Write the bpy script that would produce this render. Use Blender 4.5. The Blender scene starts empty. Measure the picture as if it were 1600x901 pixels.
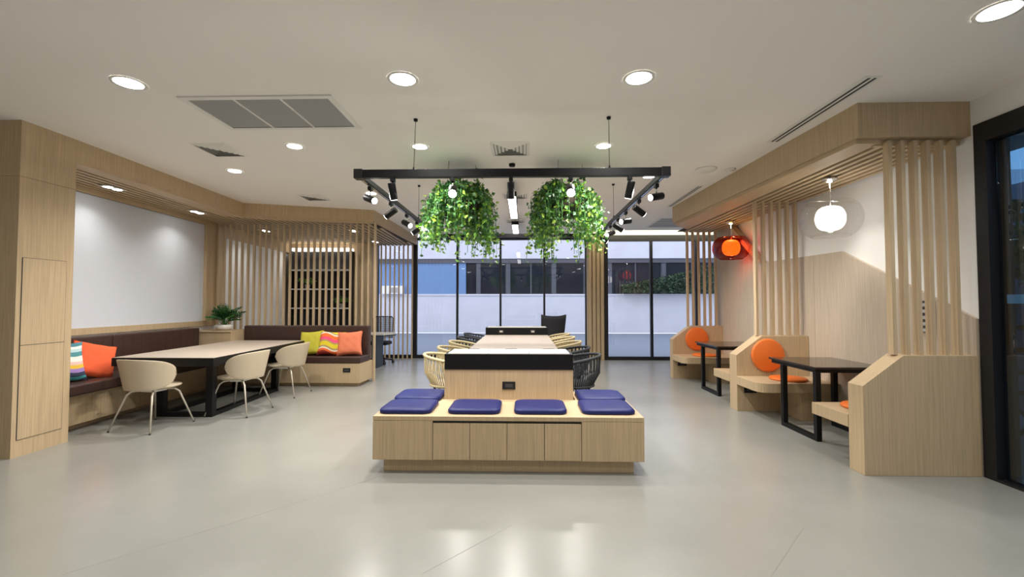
import bpy, math, random
from mathutils import Vector, Matrix
random.seed(7)
SC = bpy.context.scene
COL = SC.collection
PI = math.pi
# ------------------------------------------------------------------ camera
cam = bpy.data.cameras.new('camera'); co = bpy.data.objects.new('camera', cam); COL.objects.link(co)
cam.sensor_width = 36; cam.sensor_fit = 'HORIZONTAL'; cam.lens = 36*700/1600; cam.clip_start = .05
co.location = (0, 0, 1.4)
co.rotation_euler = (PI/2 + math.atan(22.5/700), 0, math.atan(19/700))
SC.camera = co
# ------------------------------------------------------------------ world (dusk sky), exposure
W = bpy.data.worlds.new('dusk_sky'); SC.world = W; W.use_nodes = True
bg = W.node_tree.nodes['Background']; bg.inputs[0].default_value = (.82, .845, 1.0, 1); bg.inputs[1].default_value = 1.9
VS = SC.view_settings
VS.view_transform = 'Standard'; VS.look = 'None'; VS.gamma = 1; VS.use_curve_mapping = False; VS.exposure = 0.26
LAMP = (1.0, .965, .90)
PW = .42          # power of all interior lamps

# ------------------------------------------------------------------ materials
M = {}
def new_mat(name):
    m = bpy.data.materials.new(name); m.use_nodes = True; M[name] = m
    return m, m.node_tree, m.node_tree.nodes['Principled BSDF']
def plain(name, col, rough=.5, metal=0, spec=.5, emit=None, es=0, noise=0, nscale=30, bump=0, bscale=200, coat=0):
    m, t, p = new_mat(name)
    p.inputs['Base Color'].default_value = (*col, 1); p.inputs['Roughness'].default_value = rough
    p.inputs['Metallic'].default_value = metal; p.inputs['Specular IOR Level'].default_value = spec
    p.inputs['Coat Weight'].default_value = coat
    if emit: p.inputs['Emission Color'].default_value = (*emit, 1); p.inputs['Emission Strength'].default_value = es
    if noise or bump:
        tc = t.nodes.new('ShaderNodeTexCoord')
    if noise:
        n = t.nodes.new('ShaderNodeTexNoise'); n.inputs['Scale'].default_value = nscale; n.inputs['Detail'].default_value = 4
        t.links.new(tc.outputs['Object'], n.inputs['Vector'])
        mx = t.nodes.new('ShaderNodeMix'); mx.data_type = 'RGBA'
        mx.inputs['A'].default_value = (*[c*(1-noise) for c in col], 1); mx.inputs['B'].default_value = (*[min(1, c*(1+noise)) for c in col], 1)
        t.links.new(n.outputs['Fac'], mx.inputs['Factor']); t.links.new(mx.outputs['Result'], p.inputs['Base Color'])
    if bump:
        n2 = t.nodes.new('ShaderNodeTexNoise'); n2.inputs['Scale'].default_value = bscale
        t.links.new(tc.outputs['Object'], n2.inputs['Vector'])
        b = t.nodes.new('ShaderNodeBump'); b.inputs['Strength'].default_value = bump; b.inputs['Distance'].default_value = .002
        t.links.new(n2.outputs['Fac'], b.inputs['Height']); t.links.new(b.outputs['Normal'], p.inputs['Normal'])
    return m
def wood(name, col, sc=(55, 55, 1.4), dark=.82, light=1.1, rough=.48):
    m, t, p = new_mat(name); p.inputs['Roughness'].default_value = rough; p.inputs['Specular IOR Level'].default_value = .35
    tc = t.nodes.new('ShaderNodeTexCoord'); mp = t.nodes.new('ShaderNodeMapping'); mp.inputs['Scale'].default_value = sc
    n = t.nodes.new('ShaderNodeTexNoise'); n.inputs['Scale'].default_value = 1.6; n.inputs['Detail'].default_value = 5; n.inputs['Roughness'].default_value = .6
    t.links.new(tc.outputs['Object'], mp.inputs['Vector']); t.links.new(mp.outputs['Vector'], n.inputs['Vector'])
    r = t.nodes.new('ShaderNodeValToRGB')
    r.color_ramp.elements[0].position = .3; r.color_ramp.elements[0].color = (*[c*dark for c in col], 1)
    r.color_ramp.elements[1].position = .7; r.color_ramp.elements[1].color = (*[min(1, c*light) for c in col], 1)
    t.links.new(n.outputs['Fac'], r.inputs['Fac']); t.links.new(r.outputs['Color'], p.inputs['Base Color'])
    return m
OAK = (.54, .405, .25)
wood('oak', OAK)
wood('oak_lamplit', (.52, .435, .34))  # wainscot oak, paled to put the white pendant light into its colour
wood('oak_ceiling', OAK, sc=(55, 1.4, 55))
wood('oak_slat', (.585, .44, .275), sc=(40, 40, 1.2), dark=.86, light=1.08)
wood('oak_top', (.47, .395, .325), sc=(40, 1.5, 40), dark=.9, light=1.06, rough=.4)
wood('laminate_white', (.60, .57, .52), sc=(30, 2, 30), dark=.96, light=1.02, rough=.3)
plain('black_metal', (.005, .005, .006), .45, 0, .25)
plain('black_gloss', (.012, .012, .014), .25, 0, .5)
plain('window_frame_black', (.01, .01, .012), .4)
plain('black_fabric', (.016, .016, .019), .9, bump=.3)
plain('black_rope', (.03, .033, .04), .8)
plain('beige_rope', (.60, .50, .30), .75, noise=.12, nscale=60)
plain('shell_beige', (.53, .44, .32), .45)
plain('leg_beige', (.55, .50, .42), .35, .3)
plain('foot_dark', (.03, .03, .03), .6)
plain('white_plastic', (.85, .85, .83), .4)
plain('brown_leather', (.050, .024, .018), .42, bump=.25, bscale=120, noise=.12, nscale=8)
plain('blue_leather', (.008, .014, .115), .45, spec=.3, bump=.12, bscale=300)
plain('orange_leather', (.78, .17, .022), .5)
plain('orange_cloth', (.80, .115, .035), .85, bump=.4, bscale=90)
plain('coral_cloth', (.74, .20, .10), .85, bump=.4, bscale=90)
plain('lime_cloth', (.55, .50, .045), .85, bump=.4, bscale=90)
plain('plaster_white', (.82, .81, .79), .8)
plain('ceiling_paint', (.90, .872, .83), .62, spec=.3, noise=.015, nscale=1.2)
plain('floor_joint', (.20, .195, .17), .6)
plain('vent_white', (.80, .79, .75), .5)
plain('vent_grey', (.38, .38, .37), .5)
plain('diffuser_grey', (.36, .36, .34), .8)
plain('vent_dark', (.06, .06, .06), .8)
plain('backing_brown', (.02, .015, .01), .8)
plain('chrome', (.8, .8, .8), .15, 1)
plain('concrete_white', (.66, .66, .68), .9, noise=.10, nscale=1.5)
plain('facade_blue', (.16, .28, .48), .7, noise=.05, nscale=2)
plain('facade_frame', (.085, .09, .105), .6)
plain('facade_glass', (.012, .015, .024), .15, spec=.12)
plain('asphalt', (.20, .235, .28), .85, noise=.04, nscale=1)
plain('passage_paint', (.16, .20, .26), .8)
plain('soil', (.03, .02, .012), .95)
plain('ceramic_white', (.80, .78, .74), .35)
plain('shelf_black', (.012, .010, .010), .6)
plain('shelf_white', (.85, .84, .82), .5)
plain('desk_dark', (.03, .045, .065), .5)
plain('plant_dark', (.025, .10, .03), .45)
plain('plant_mid', (.06, .20, .035), .45)
plain('wire', (.02, .02, .02), .5)
plain('outlet_slot', (.05, .05, .055), .3)
plain('lamp_lens', (1, 1, 1), .5, emit=(1, .97, .92), es=16)
plain('lamp_lens_soft', (1, 1, 1), .5, emit=(1, .97, .93), es=5)
plain('globe_white', (1, 1, 1), .5, emit=(1, .95, .88), es=3)
plain('globe_orange', (1, .2, .02), .5, emit=(1, .75, .06), es=2.2)
plain('led_strip', (1, 1, 1), .5, emit=(1, .95, .62), es=5)
plain('led_white', (1, 1, 1), .5, emit=(1, .95, .88), es=2)

# perforated white acoustic panel
m, t, p = new_mat('perforated_panel'); p.inputs['Roughness'].default_value = .7
tc = t.nodes.new('ShaderNodeTexCoord'); mp = t.nodes.new('ShaderNodeMapping'); mp.inputs['Rotation'].default_value = (PI/4, 0, 0); mp.inputs['Scale'].default_value = (52, 52, 52)
v = t.nodes.new('ShaderNodeTexVoronoi'); v.inputs['Randomness'].default_value = 0; v.inputs['Scale'].default_value = 1
cr = t.nodes.new('ShaderNodeValToRGB'); cr.color_ramp.elements[0].position = .16; cr.color_ramp.elements[0].color = (.56, .59, .655, 1); cr.color_ramp.elements[1].position = .26; cr.color_ramp.elements[1].color = (.66, .695, .765, 1)
sx = t.nodes.new('ShaderNodeSeparateXYZ'); cx_ = t.nodes.new('ShaderNodeCombineXYZ')
t.links.new(tc.outputs['Object'], sx.inputs[0]); t.links.new(sx.outputs['Y'], cx_.inputs['Y']); t.links.new(sx.outputs['Z'], cx_.inputs['Z'])
t.links.new(cx_.outputs[0], mp.inputs['Vector']); t.links.new(mp.outputs['Vector'], v.inputs['Vector']); t.links.new(v.outputs['Distance'], cr.inputs['Fac']); t.links.new(cr.outputs['Color'], p.inputs['Base Color'])

# polished floor
m, t, p = new_mat('polished_floor'); p.inputs['Specular IOR Level'].default_value = .6
tc = t.nodes.new('ShaderNodeTexCoord')
n = t.nodes.new('ShaderNodeTexNoise'); n.inputs['Scale'].default_value = .9; n.inputs['Detail'].default_value = 6; n.inputs['Roughness'].default_value = .6
t.links.new(tc.outputs['Object'], n.inputs['Vector'])
cr = t.nodes.new('ShaderNodeValToRGB'); cr.color_ramp.elements[0].position = .3; cr.color_ramp.elements[0].color = (.268, .268, .247, 1); cr.color_ramp.elements[1].position = .7; cr.color_ramp.elements[1].color = (.308, .308, .285, 1)
t.links.new(n.outputs['Fac'], cr.inputs['Fac']); t.links.new(cr.outputs['Color'], p.inputs['Base Color'])
n2 = t.nodes.new('ShaderNodeTexNoise'); n2.inputs['Scale'].default_value = 2.2; n2.inputs['Detail'].default_value = 5
t.links.new(tc.outputs['Object'], n2.inputs['Vector'])
mr = t.nodes.new('ShaderNodeMapRange'); mr.inputs['To Min'].default_value = .20; mr.inputs['To Max'].default_value = .29
t.links.new(n2.outputs['Fac'], mr.inputs['Value']); t.links.new(mr.outputs['Result'], p.inputs['Roughness'])
n3 = t.nodes.new('ShaderNodeTexNoise'); n3.inputs['Scale'].default_value = 5; n3.inputs['Detail'].default_value = 3
t.links.new(tc.outputs['Object'], n3.inputs['Vector'])
b = t.nodes.new('ShaderNodeBump'); b.inputs['Strength'].default_value = .05; b.inputs['Distance'].default_value = .01
t.links.new(n3.outputs['Fac'], b.inputs['Height']); t.links.new(b.outputs['Normal'], p.inputs['Normal'])

def glass(name, tint, gl=.12, rough=0.0, face=.03, edge=.9):
    m = bpy.data.materials.new(name); m.use_nodes = True; t = m.node_tree; M[name] = m
    t.nodes.remove(t.nodes['Principled BSDF']); out = t.nodes['Material Output']
    tr = t.nodes.new('ShaderNodeBsdfTransparent'); tr.inputs[0].default_value = (*tint, 1)
    g = t.nodes.new('ShaderNodeBsdfGlossy'); g.inputs['Roughness'].default_value = rough
    lw = t.nodes.new('ShaderNodeLayerWeight'); lw.inputs['Blend'].default_value = gl
    mr = t.nodes.new('ShaderNodeMapRange'); mr.inputs['To Min'].default_value = face; mr.inputs['To Max'].default_value = edge
    t.links.new(lw.outputs['Facing'], mr.inputs['Value'])
    mx = t.nodes.new('ShaderNodeMixShader'); t.links.new(mr.outputs['Result'], mx.inputs[0])
    t.links.new(tr.outputs[0], mx.inputs[1]); t.links.new(g.outputs[0], mx.inputs[2]); t.links.new(mx.outputs[0], out.inputs[0])
glass('window_glass', (.95, .97, 1.0), .08, face=.05)
glass('door_glass', (.55, .70, .80), .10, face=.05)
glass('lamp_glass_clear', (.97, .97, .97), .25, face=.012, edge=.35)
glass('lamp_glass_red', (.72, .09, .045), .2, face=.02, edge=.4)
m, t, p = new_mat('film_strip'); p.inputs['Base Color'].default_value = (.50, .72, .88, 1); p.inputs['Roughness'].default_value = .5; p.inputs['Alpha'].default_value = .92
# dark smoked tabletop
plain('smoked_top', (.028, .021, .019), .10)

def pattern(name, cols, freq, amp, wl, axis='Z'):
    m, t, p = new_mat(name); p.inputs['Roughness'].default_value = .85
    tc = t.nodes.new('ShaderNodeTexCoord'); s = t.nodes.new('ShaderNodeSeparateXYZ'); t.links.new(tc.outputs['Object'], s.inputs[0])
    mu = t.nodes.new('ShaderNodeMath'); mu.operation = 'MULTIPLY'; mu.inputs[1].default_value = wl; t.links.new(s.outputs['X'], mu.inputs[0])
    si = t.nodes.new('ShaderNodeMath'); si.operation = 'SINE'; t.links.new(mu.outputs[0], si.inputs[0])
    am = t.nodes.new('ShaderNodeMath'); am.operation = 'MULTIPLY_ADD'; am.inputs[1].default_value = amp; t.links.new(si.outputs[0], am.inputs[0]); t.links.new(s.outputs[axis], am.inputs[2])
    fr = t.nodes.new('ShaderNodeMath'); fr.operation = 'MULTIPLY_ADD'; fr.inputs[1].default_value = freq; fr.inputs[2].default_value = .0; t.links.new(am.outputs[0], fr.inputs[0])
    r = t.nodes.new('ShaderNodeValToRGB'); r.color_ramp.interpolation = 'CONSTANT'
    els = r.color_ramp.elements
    while len(els) < len(cols): els.new(.5)
    for i, (ps, c) in enumerate(cols): els[i].position = ps; els[i].color = (*c, 1)
    t.links.new(fr.outputs[0], r.inputs['Fac']); t.links.new(r.outputs['Color'], p.inputs['Base Color'])
YEL, PNK, ORG, RED, TAN, WHT = (.72, .56, .02), (.85, .08, .20), (.85, .16, .03), (.30, .03, .02), (.42, .30, .12), (.85, .78, .66)
pattern('wave_warm', [(0, RED), (.12, ORG), (.2, WHT), (.25, TAN), (.32, YEL), (.48, TAN), (.54, PNK), (.66, ORG), (.80, WHT), (.85, TAN), (.9, YEL)], 2.3, .028, 17)
pattern('wave_cool', [(0, (.02, .02, .04)), (.1, (.05, .30, .33)), (.16, (.03, .04, .08)), (.26, (.32, .2, .5)), (.36, (.75, .48, .05)), (.46, (.75, .5, .45)), (.54, (.78, .78, .74)), (.68, (.08, .28, .32)), (.8, (.45, .62, .66)), (.88, (.75, .77, .75)), (.95, (.06, .22, .27))], 2.3, .03, 14)

# ivy leaf material: leaf colour from a colour attribute
m, t, p = new_mat('ivy_leaf'); p.inputs['Roughness'].default_value = .45
at = t.nodes.new('ShaderNodeVertexColor'); at.layer_name = 'leaf'
t.links.new(at.outputs['Color'], p.inputs['Base Color'])

# ------------------------------------------------------------------ mesh building
class MB:
    def __init__(s): s.v = []; s.f = []; s.smooth = []
    def add(s, vs, fs, sm=False):
        o = len(s.v); s.v += [tuple(q) for q in vs]; s.f += [tuple(i+o for i in f) for f in fs]; s.smooth += [sm]*len(fs); return s
    def box(s, x0, x1, y0, y1, z0, z1):
        return s.add([(x0,y0,z0),(x1,y0,z0),(x1,y1,z0),(x0,y1,z0),(x0,y0,z1),(x1,y0,z1),(x1,y1,z1),(x0,y1,z1)],
                     [(3,2,1,0),(4,5,6,7),(0,1,5,4),(1,2,6,5),(2,3,7,6),(3,0,4,7)])
    def prism(s, poly, a, b, axis='z'):     # poly 2-D counter-clockwise; axis z:(x,y) y:(x,z) x:(y,z)
        n = len(poly)
        def P(q, h): return {'z': (q[0], q[1], h), 'y': (q[0], h, q[1]), 'x': (h, q[0], q[1])}[axis]
        vs = [P(q, a) for q in poly] + [P(q, b) for q in poly]
        fs = [tuple(range(n))[::-1], tuple(range(n, 2*n))] + [(i, (i+1) % n, n+(i+1) % n, n+i) for i in range(n)]
        if axis == 'y': fs = [f[::-1] for f in fs]
        return s.add(vs, fs)
    def tube(s, pts, r, n=8, caps=True, closed=False):
        pts = [Vector(q) for q in pts]; k = len(pts); rs = r if isinstance(r, (list, tuple)) else [r]*k
        vs = []; up = None
        for i, q in enumerate(pts):
            if closed: d = pts[(i+1) % k]-pts[i-1]
            else: d = pts[min(i+1, k-1)]-pts[max(i-1, 0)]
            d.normalize()
            if up is None or abs(up.dot(d)) > .95: up = Vector((0,0,1)) if abs(d.z) < .9 else Vector((1,0,0))
            a = d.cross(up).normalized(); b = a.cross(d).normalized(); up = b
            vs += [q + (a*math.cos(2*PI*j/n) + b*math.sin(2*PI*j/n))*rs[i] for j in range(n)]
        fs = []
        for i in range(k if closed else k-1):
            i2 = (i+1) % k
            fs += [(i*n+j, i*n+(j+1) % n, i2*n+(j+1) % n, i2*n+j) for j in range(n)]
        s.add(vs, fs, True)
        if caps and not closed:
            o = len(s.v)-k*n
            s.f += [tuple(o+j for j in range(n))[::-1], tuple(o+(k-1)*n+j for j in range(n))]; s.smooth += [False, False]
        return s
    def cyl(s, p0, p1, r0, r1=None, n=16): return s.tube([p0, p1], [r0, r0 if r1 is None else r1], n)
    def lathe(s, prof, c=(0,0,0), n=32):     # prof: (r, z), from bottom to top
        k = len(prof); vs = []
        for r, z in prof: vs += [(c[0]+r*math.cos(2*PI*j/n), c[1]+r*math.sin(2*PI*j/n), c[2]+z) for j in range(n)]
        fs = [(i*n+j, i*n+(j+1) % n, (i+1)*n+(j+1) % n, (i+1)*n+j) for i in range(k-1) for j in range(n)]
        return s.add(vs, fs, True)
    def grid(s, f, nu, nv, cu=False, sm=True):
        vs = [f(i/nu, j/nv) for j in range(nv+1) for i in range(nu+1)]
        return s.add(vs, [(j*(nu+1)+i, j*(nu+1)+i+1, (j+1)*(nu+1)+i+1, (j+1)*(nu+1)+i) for j in range(nv) for i in range(nu)], sm)
    def shear(s, k=-.05, y0=5.2): s.v = [(x+k*(y-y0), y, z) for x, y, z in s.v]; return s
    def xf(s, mat): s.v = [tuple(mat @ Vector(q)) for q in s.v]; return s
    def mesh(s, name, mat, off=(0,0,0)):
        me = bpy.data.meshes.new(name); me.from_pydata([(x-off[0], y-off[1], z-off[2]) for x, y, z in s.v], [], s.f)
        me.materials.append(M[mat]); me.polygons.foreach_set('use_smooth', s.smooth); me.update(); return me
    def build(s, name, mat, parent=None, bevel=0, seg=2, base=None):
        off = wloc(parent) if parent else (base or s.center())
        o = bpy.data.objects.new(name, s.mesh(name, mat, off)); COL.objects.link(o)
        if parent: o.parent = parent
        else: o.location = off
        if bevel:
            b = o.modifiers.new('bevel', 'BEVEL'); b.width = bevel; b.segments = seg; b.limit_method = 'ANGLE'; b.angle_limit = .7
        return o
    def center(s):
        xs, ys, zs = zip(*s.v); return ((min(xs)+max(xs))/2, (min(ys)+max(ys))/2, min(zs))
def wloc(o):
    v = Vector(o.location)
    while o.parent: o = o.parent; v += Vector(o.location)
    return tuple(v)
def tag(o, label=None, cat=None, group=None, kind=None):
    if label: o['label'] = label
    if cat: o['category'] = cat
    if group: o['group'] = group
    if kind: o['kind'] = kind
    return o
def thing(name, loc, label, cat=None, group=None, kind=None):
    o = bpy.data.objects.new(name, None); COL.objects.link(o); o.location = loc; o.empty_display_size = .1
    return tag(o, label, cat, group, kind)
def copy_tree(o, parent=None):
    c = o.copy(); COL.objects.link(c)
    if parent: c.parent = parent
    for ch in list(o.children): copy_tree(ch, c)
    return c
def share(name, me, loc, parent):
    o = bpy.data.objects.new(name, me); COL.objects.link(o); o.parent = parent
    w = wloc(parent); o.location = (loc[0]-w[0], loc[1]-w[1], loc[2]-w[2]); return o
def bx(*a): return MB().box(*a)
def struct(name, mb, mat, label, base=None, bevel=0): return tag(mb.build(name, mat, None, bevel, base=base), label, kind='structure')
def area(name, loc, power, size=.16, spread=150, col=LAMP, parent=None, direction=(0,0,-1), shape='DISK', size_y=None):
    l = bpy.data.lights.new(name, 'AREA'); l.shape = shape; l.size = size; l.energy = power*PW; l.color = col; l.spread = math.radians(spread)
    if size_y: l.size_y = size_y
    o = bpy.data.objects.new(name, l); COL.objects.link(o)
    o.rotation_euler = Vector(direction).to_track_quat('-Z', 'Y').to_euler()
    if parent: o.parent = parent; w = wloc(parent); o.location = (loc[0]-w[0], loc[1]-w[1], loc[2]-w[2])
    else: o.location = loc
    return o
CZ = 3.08      # ceiling height
def lx(x, y): return x - .05*(y-5.2)   # the left side of the room runs a few degrees off square

# ================================================================== SETTING
struct('floor', bx(-6.7, 5.4, -4, 11.45, -.12, 0), 'polished_floor', 'polished pale grey concrete floor', base=(0,0,0))
for pl in ([(-2.387, 2.289), (-1.768, 2.953), (-1.18, 3.621)], [(-.528, 2.351), (-.276, 2.641), (-.078, 2.871)], [(1.265, 2.378), (1.733, 2.88)]):
    jm = MB()
    for (xa, ya), (xb, yb) in zip(pl, pl[1:]):
        d_ = Vector((xb-xa, yb-ya)).normalized(); nx, ny = -d_.y*.0012, d_.x*.0012
        jm.prism([(xa-nx, ya-ny), (xb-nx, yb-ny), (xb+nx, yb+ny), (xa+nx, ya+ny)][::1], -.001, .0004)
    jm.build('floor_joint', 'floor_joint', bpy.data.objects['floor'])
ceil = struct('ceiling', bx(-6.7, 5.4, -4, 10.4, CZ, CZ+.15), 'ceiling_paint', 'smooth pale beige plaster ceiling', base=(0,0,0))
bx(-6.7, 1.62, 10.4, 11.6, CZ, CZ+.15).build('window_bulkhead', 'ceiling_paint', ceil)
bx(1.62, 5.4, 10.4, 11.6, CZ+.42, CZ+.5).build('cove_top', 'ceiling_paint', ceil)
bx(1.62, 5.4, 10.34, 10.40, CZ+.15, CZ+.42).build('cove_side', 'ceiling_paint', ceil)
bx(1.56, 1.62, 10.4, 11.6, CZ+.15, CZ+.5).build('cove_end', 'ceiling_paint', ceil)
struct('trim_1', bx(1.62, 5.4, 11.1, 11.2, 3.06, CZ+.42), 'plaster_white', 'white band lit by the cove above the right window', base=(0,11.1,0))
led = tag(bx(1.7, 5.2, 10.42, 10.46, CZ+.16, CZ+.19).build('cove_light_strip', 'led_strip'), 'glowing light strip hidden in the cove above the right window', 'light')
area('cove_lamp', (3.4, 10.5, CZ+.2), 30, 3.4, 170, (1, .95, .7), None, (0, 1, .1), 'RECTANGLE', .04)
# walls out of view that close the room
struct('wall_back', bx(-6.7, 5.4, -4.15, -4, 0, CZ), 'plaster_white', 'white wall at the near end of the room', base=(0,-4,0))
struct('wall_left_near', bx(-6.7, -6.55, -4, 4.3, 0, CZ), 'plaster_white', 'white side wall left of the oak column', base=(-6.6,0,0))
struct('wall_right_near', MB().box(3.72, 3.86, -4, 1.2, 0, CZ).box(3.72, 3.86, 1.2, 3.77, 2.86, CZ), 'plaster_white', 'cream wall above and beside the black framed glass door', base=(3.8,0,0))
struct('wall_far_right', bx(5.25, 5.4, 8.65, 11.4, 0, CZ), 'plaster_white', 'white wall at the far right corner', base=(5.3,10,0))

# left wall (sheared)
wl = thing('wall_left', (-5.4, 7, 0), 'left wall with white perforated panel in an oak frame', kind='structure')
bx(-5.700, -5.520, 4.3, 11.4, 0, CZ).shear().build('wall_core', 'plaster_white', wl)
bx(-5.520, -5.485, 4.4, 8.05, 1.0, 1.085).shear().build('dado_cap', 'oak', wl)
bx(-5.520, -5.485, 4.4, 7.95, 2.775, 2.9).shear().build('head_frame', 'oak', wl)
bx(-5.520, -5.490, 7.78, 8.25, 1.085, 2.9).shear().build('end_panel', 'oak', wl)
bx(-5.520, -5.502, 4.4, 7.78, 1.085, 2.775).shear().build('perforated_panel', 'perforated_panel', wl)
bx(-5.520, -5.450, 7.70, 7.74, 1.085, 2.775).shear().build('frame_stile', 'oak', wl)
# oak wall cladding behind the screen and head band
bx(-5.520, -5.480, 8.25, 10.9, 2.62, 2.9).shear().build('head_frame', 'oak', wl)
bx(-5.520, -5.502, 8.25, 10.7, .1, 2.62).shear().build('white_panel', 'plaster_white', wl)

# oak column with access doors
cl = thing('wall_column', (-5.3, 4.2, 0), 'oak clad column with two flush access doors', kind='structure')
bx(-6.55, -4.61, 3.94, 4.45, 0, 2.56).build('column_cladding', 'oak', cl)
bx(-6.55, -4.61, 3.94, 4.45, 2.563, CZ).build('upper_cladding', 'oak', cl)
bx(-4.606, -4.6035, 3.985, 4.375, 1.014, 1.815).build('access_door', 'oak', cl)
bx(-4.606, -4.6035, 3.985, 4.375, .155, 1.008).build('access_door', 'oak', cl)
bx(-4.612, -4.605, 3.981, 4.379, .151, 1.819).build('door_reveal', 'vent_dark', cl)

# soffits
sl = thing('trim_2', (-4.7, 6, CZ), 'oak clad soffit with slatted underside along the left wall', kind='structure')
MB().prism([(-4.67, 4.45), (-4.61, 4.45), (-4.72, 7.36), (-2.72, 8.0), (-2.72, 11.3), (-2.79, 11.3), (-2.79, 8.06), (-4.78, 7.42)], 2.88, CZ, 'z').build('fascia', 'oak', sl)
MB().prism([(-4.79, 4.45), (-4.615, 4.45), (-4.725, 7.38), (-4.99, 7.3)], 2.84, 2.8805, 'z').build('soffit_board', 'oak_ceiling', sl)
MB().prism([(-4.985, 7.3), (-4.72, 7.38), (-2.74, 8.02), (-2.74, 8.1), (-4.2, 7.72)], 2.84, 2.8805, 'z').build('soffit_board', 'oak_ceiling', sl)
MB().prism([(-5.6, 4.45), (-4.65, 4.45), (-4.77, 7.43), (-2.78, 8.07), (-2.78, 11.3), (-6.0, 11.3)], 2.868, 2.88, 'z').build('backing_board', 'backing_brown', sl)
for i in range(30):
    x = -5.43+.10*i                       # measured where y = 5.2, the slats follow the left wall
    ya, yb = 4.46, 10.85
    if x > -4.83:                          # these start behind the angled fascia
        ya = max((q for q in (4.46+.02*k for k in range(400)) if lx(x, q) > -4.95 and q < 7.46+(lx(x, q)+4.72)*.325), default=7.3)+.06
    xe = lx(x, 11.28)
    if xe > -3.76: yb = 11.26
    if x > -2.80-.05*2.9: ya = max(ya, 5.2+(x+2.80)/.05+.05)
    if ya > 11: continue
    bx(x-.026, x+.026, ya, yb, 2.848, 2.867).shear().build('ceiling_slat', 'oak_ceiling', sl)
bx(-5.52, -5.475, 4.46, 7.7, 2.775, 2.86).shear().build('wall_batten', 'oak_ceiling', sl)

sr = thing('trim_3', (3.2, 6, CZ), 'oak clad soffit with slatted underside above the right booths', kind='structure')
MB().prism([(2.80, 3.79), (3.72, 3.79), (3.72, 3.86), (2.87, 3.86), (2.68, 7.85), (3.05, 8.35), (2.98, 8.37), (2.60, 7.88)], 2.79, CZ, 'z').build('fascia', 'oak', sr)
MB().prism([(2.82, 3.84), (3.02, 3.84), (3.0, 8.3), (2.64, 7.85)], 2.75, 2.79, 'z').build('soffit_board', 'oak_ceiling', sr)
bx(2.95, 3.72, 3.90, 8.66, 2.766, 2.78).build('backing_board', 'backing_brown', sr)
bx(2.99, 3.70, 3.862, 3.90, 2.735, 2.79).build('edge_board', 'oak', sr)
for i in range(7):
    bx(3.045+.098*i, 3.092+.098*i, 3.90, 8.6, 2.742, 2.765).build('ceiling_slat', 'oak_ceiling', sr)

# right wall of the booths
wr = thing('wall_right', (3.75, 6, 0), 'booth wall, white above a peaked oak wainscot', kind='structure')
bx(3.72, 3.86, 3.77, 8.65, 0, CZ).build('wall_core', 'plaster_white', wr)
def wains(y0, y1):
    prof = [(3.77, 1.27), (5.30, 2.0), (6.95, 2.02), (8.0, 2.79), (8.65, 2.79)]
    def z(y):
        for (a, za), (b_, zb) in zip(prof, prof[1:]):
            if a <= y <= b_: return za+(zb-za)*(y-a)/(b_-a)
        return 2.79
    ys = [y0]+[q[0] for q in prof if y0 < q[0] < y1]+[y1]
    return MB().prism([(y0, 0), (y1, 0)]+[(y, z(y)) for y in ys[::-1]], 3.69, 3.72, 'x')
for a, b_ in ((3.77, 4.58), (4.585, 5.80), (5.805, 7.02), (7.025, 8.65)): wains(a, b_).build('wainscot_panel', 'oak_lamplit', wr)
MB().prism([(6.90, 2.02), (7.02, 2.02), (8.02, 2.76), (7.95, 2.80)], 3.60, 3.69, 'x').build('diagonal_batten', 'oak', wr)
bx(3.69, 3.86, 8.65, 8.67, 0, CZ).build('wall_end', 'oak', wr)
vg = tag(bx(3.682, 3.689, 4.13, 4.31, 1.13, 1.42).build('wall_vent', 'vent_dark'), 'small black louvred vent on the oak wall behind the nearest slats', 'vent')
for i in range(5): bx(3.672, 3.683, 4.13, 4.31, 1.135+.058*i, 1.165+.058*i).build('louver', 'vent_grey', vg)

# ------------------------------------------------------------------ windows at the far end
def window(name, x0, x1, y, mulls, ztop, head, label, fw=.05):
    w = thing(name, ((x0+x1)/2, y, 0), label, kind='structure')
    k = 'window_frame_black'
    bx(x0, x1, y-.04, y+.04, 0, .085).build('window_sill', k, w)
    bx(x0, x1, y-.05, y+.05, head, ztop).build('window_head', k, w)
    edges = [x0]+mulls+[x1]
    for i, x in enumerate(edges):
        a, b_ = (x, x+fw*1.4) if i == 0 else ((x-fw*1.2, x) if i == len(edges)-1 else (x-fw/2, x+fw/2))
        bx(a, b_, y-.045, y+.045, .085, head).build('mullion', k, w)
    for a, b_ in zip(edges, edges[1:]):
        bx(a+.03, b_-.03, y-.006, y+.006, .08, head+.01).build('pane', 'window_glass', w)
    return w
window('window_1', -2.80, 1.60, 11.38, [-1.70, -.60, .51], 3.06, 3.0, 'black framed window of four tall panes behind the long table')
window('window_2', 1.98, 5.25, 11.12, [3.13, 4.23], 3.07, 2.92, 'black framed window of tall panes left of the booths', .06)
window('window_3', -3.80, -2.80, 11.38, [], 3.06, 2.98, 'window pane behind the far slat screen')
wb = thing('trim_4', (1.78, 11.2, 0), 'oak batten clad pillar between the two windows', kind='structure')
bx(1.57, 1.99, 11.12, 11.5, 0, CZ+.4).build('pillar_core', 'oak', wb)
for i in range(4): bx(1.585+.10*i, 1.655+.10*i, 11.06, 11.13, 0, CZ).build('batten', 'oak_slat', wb)

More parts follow.
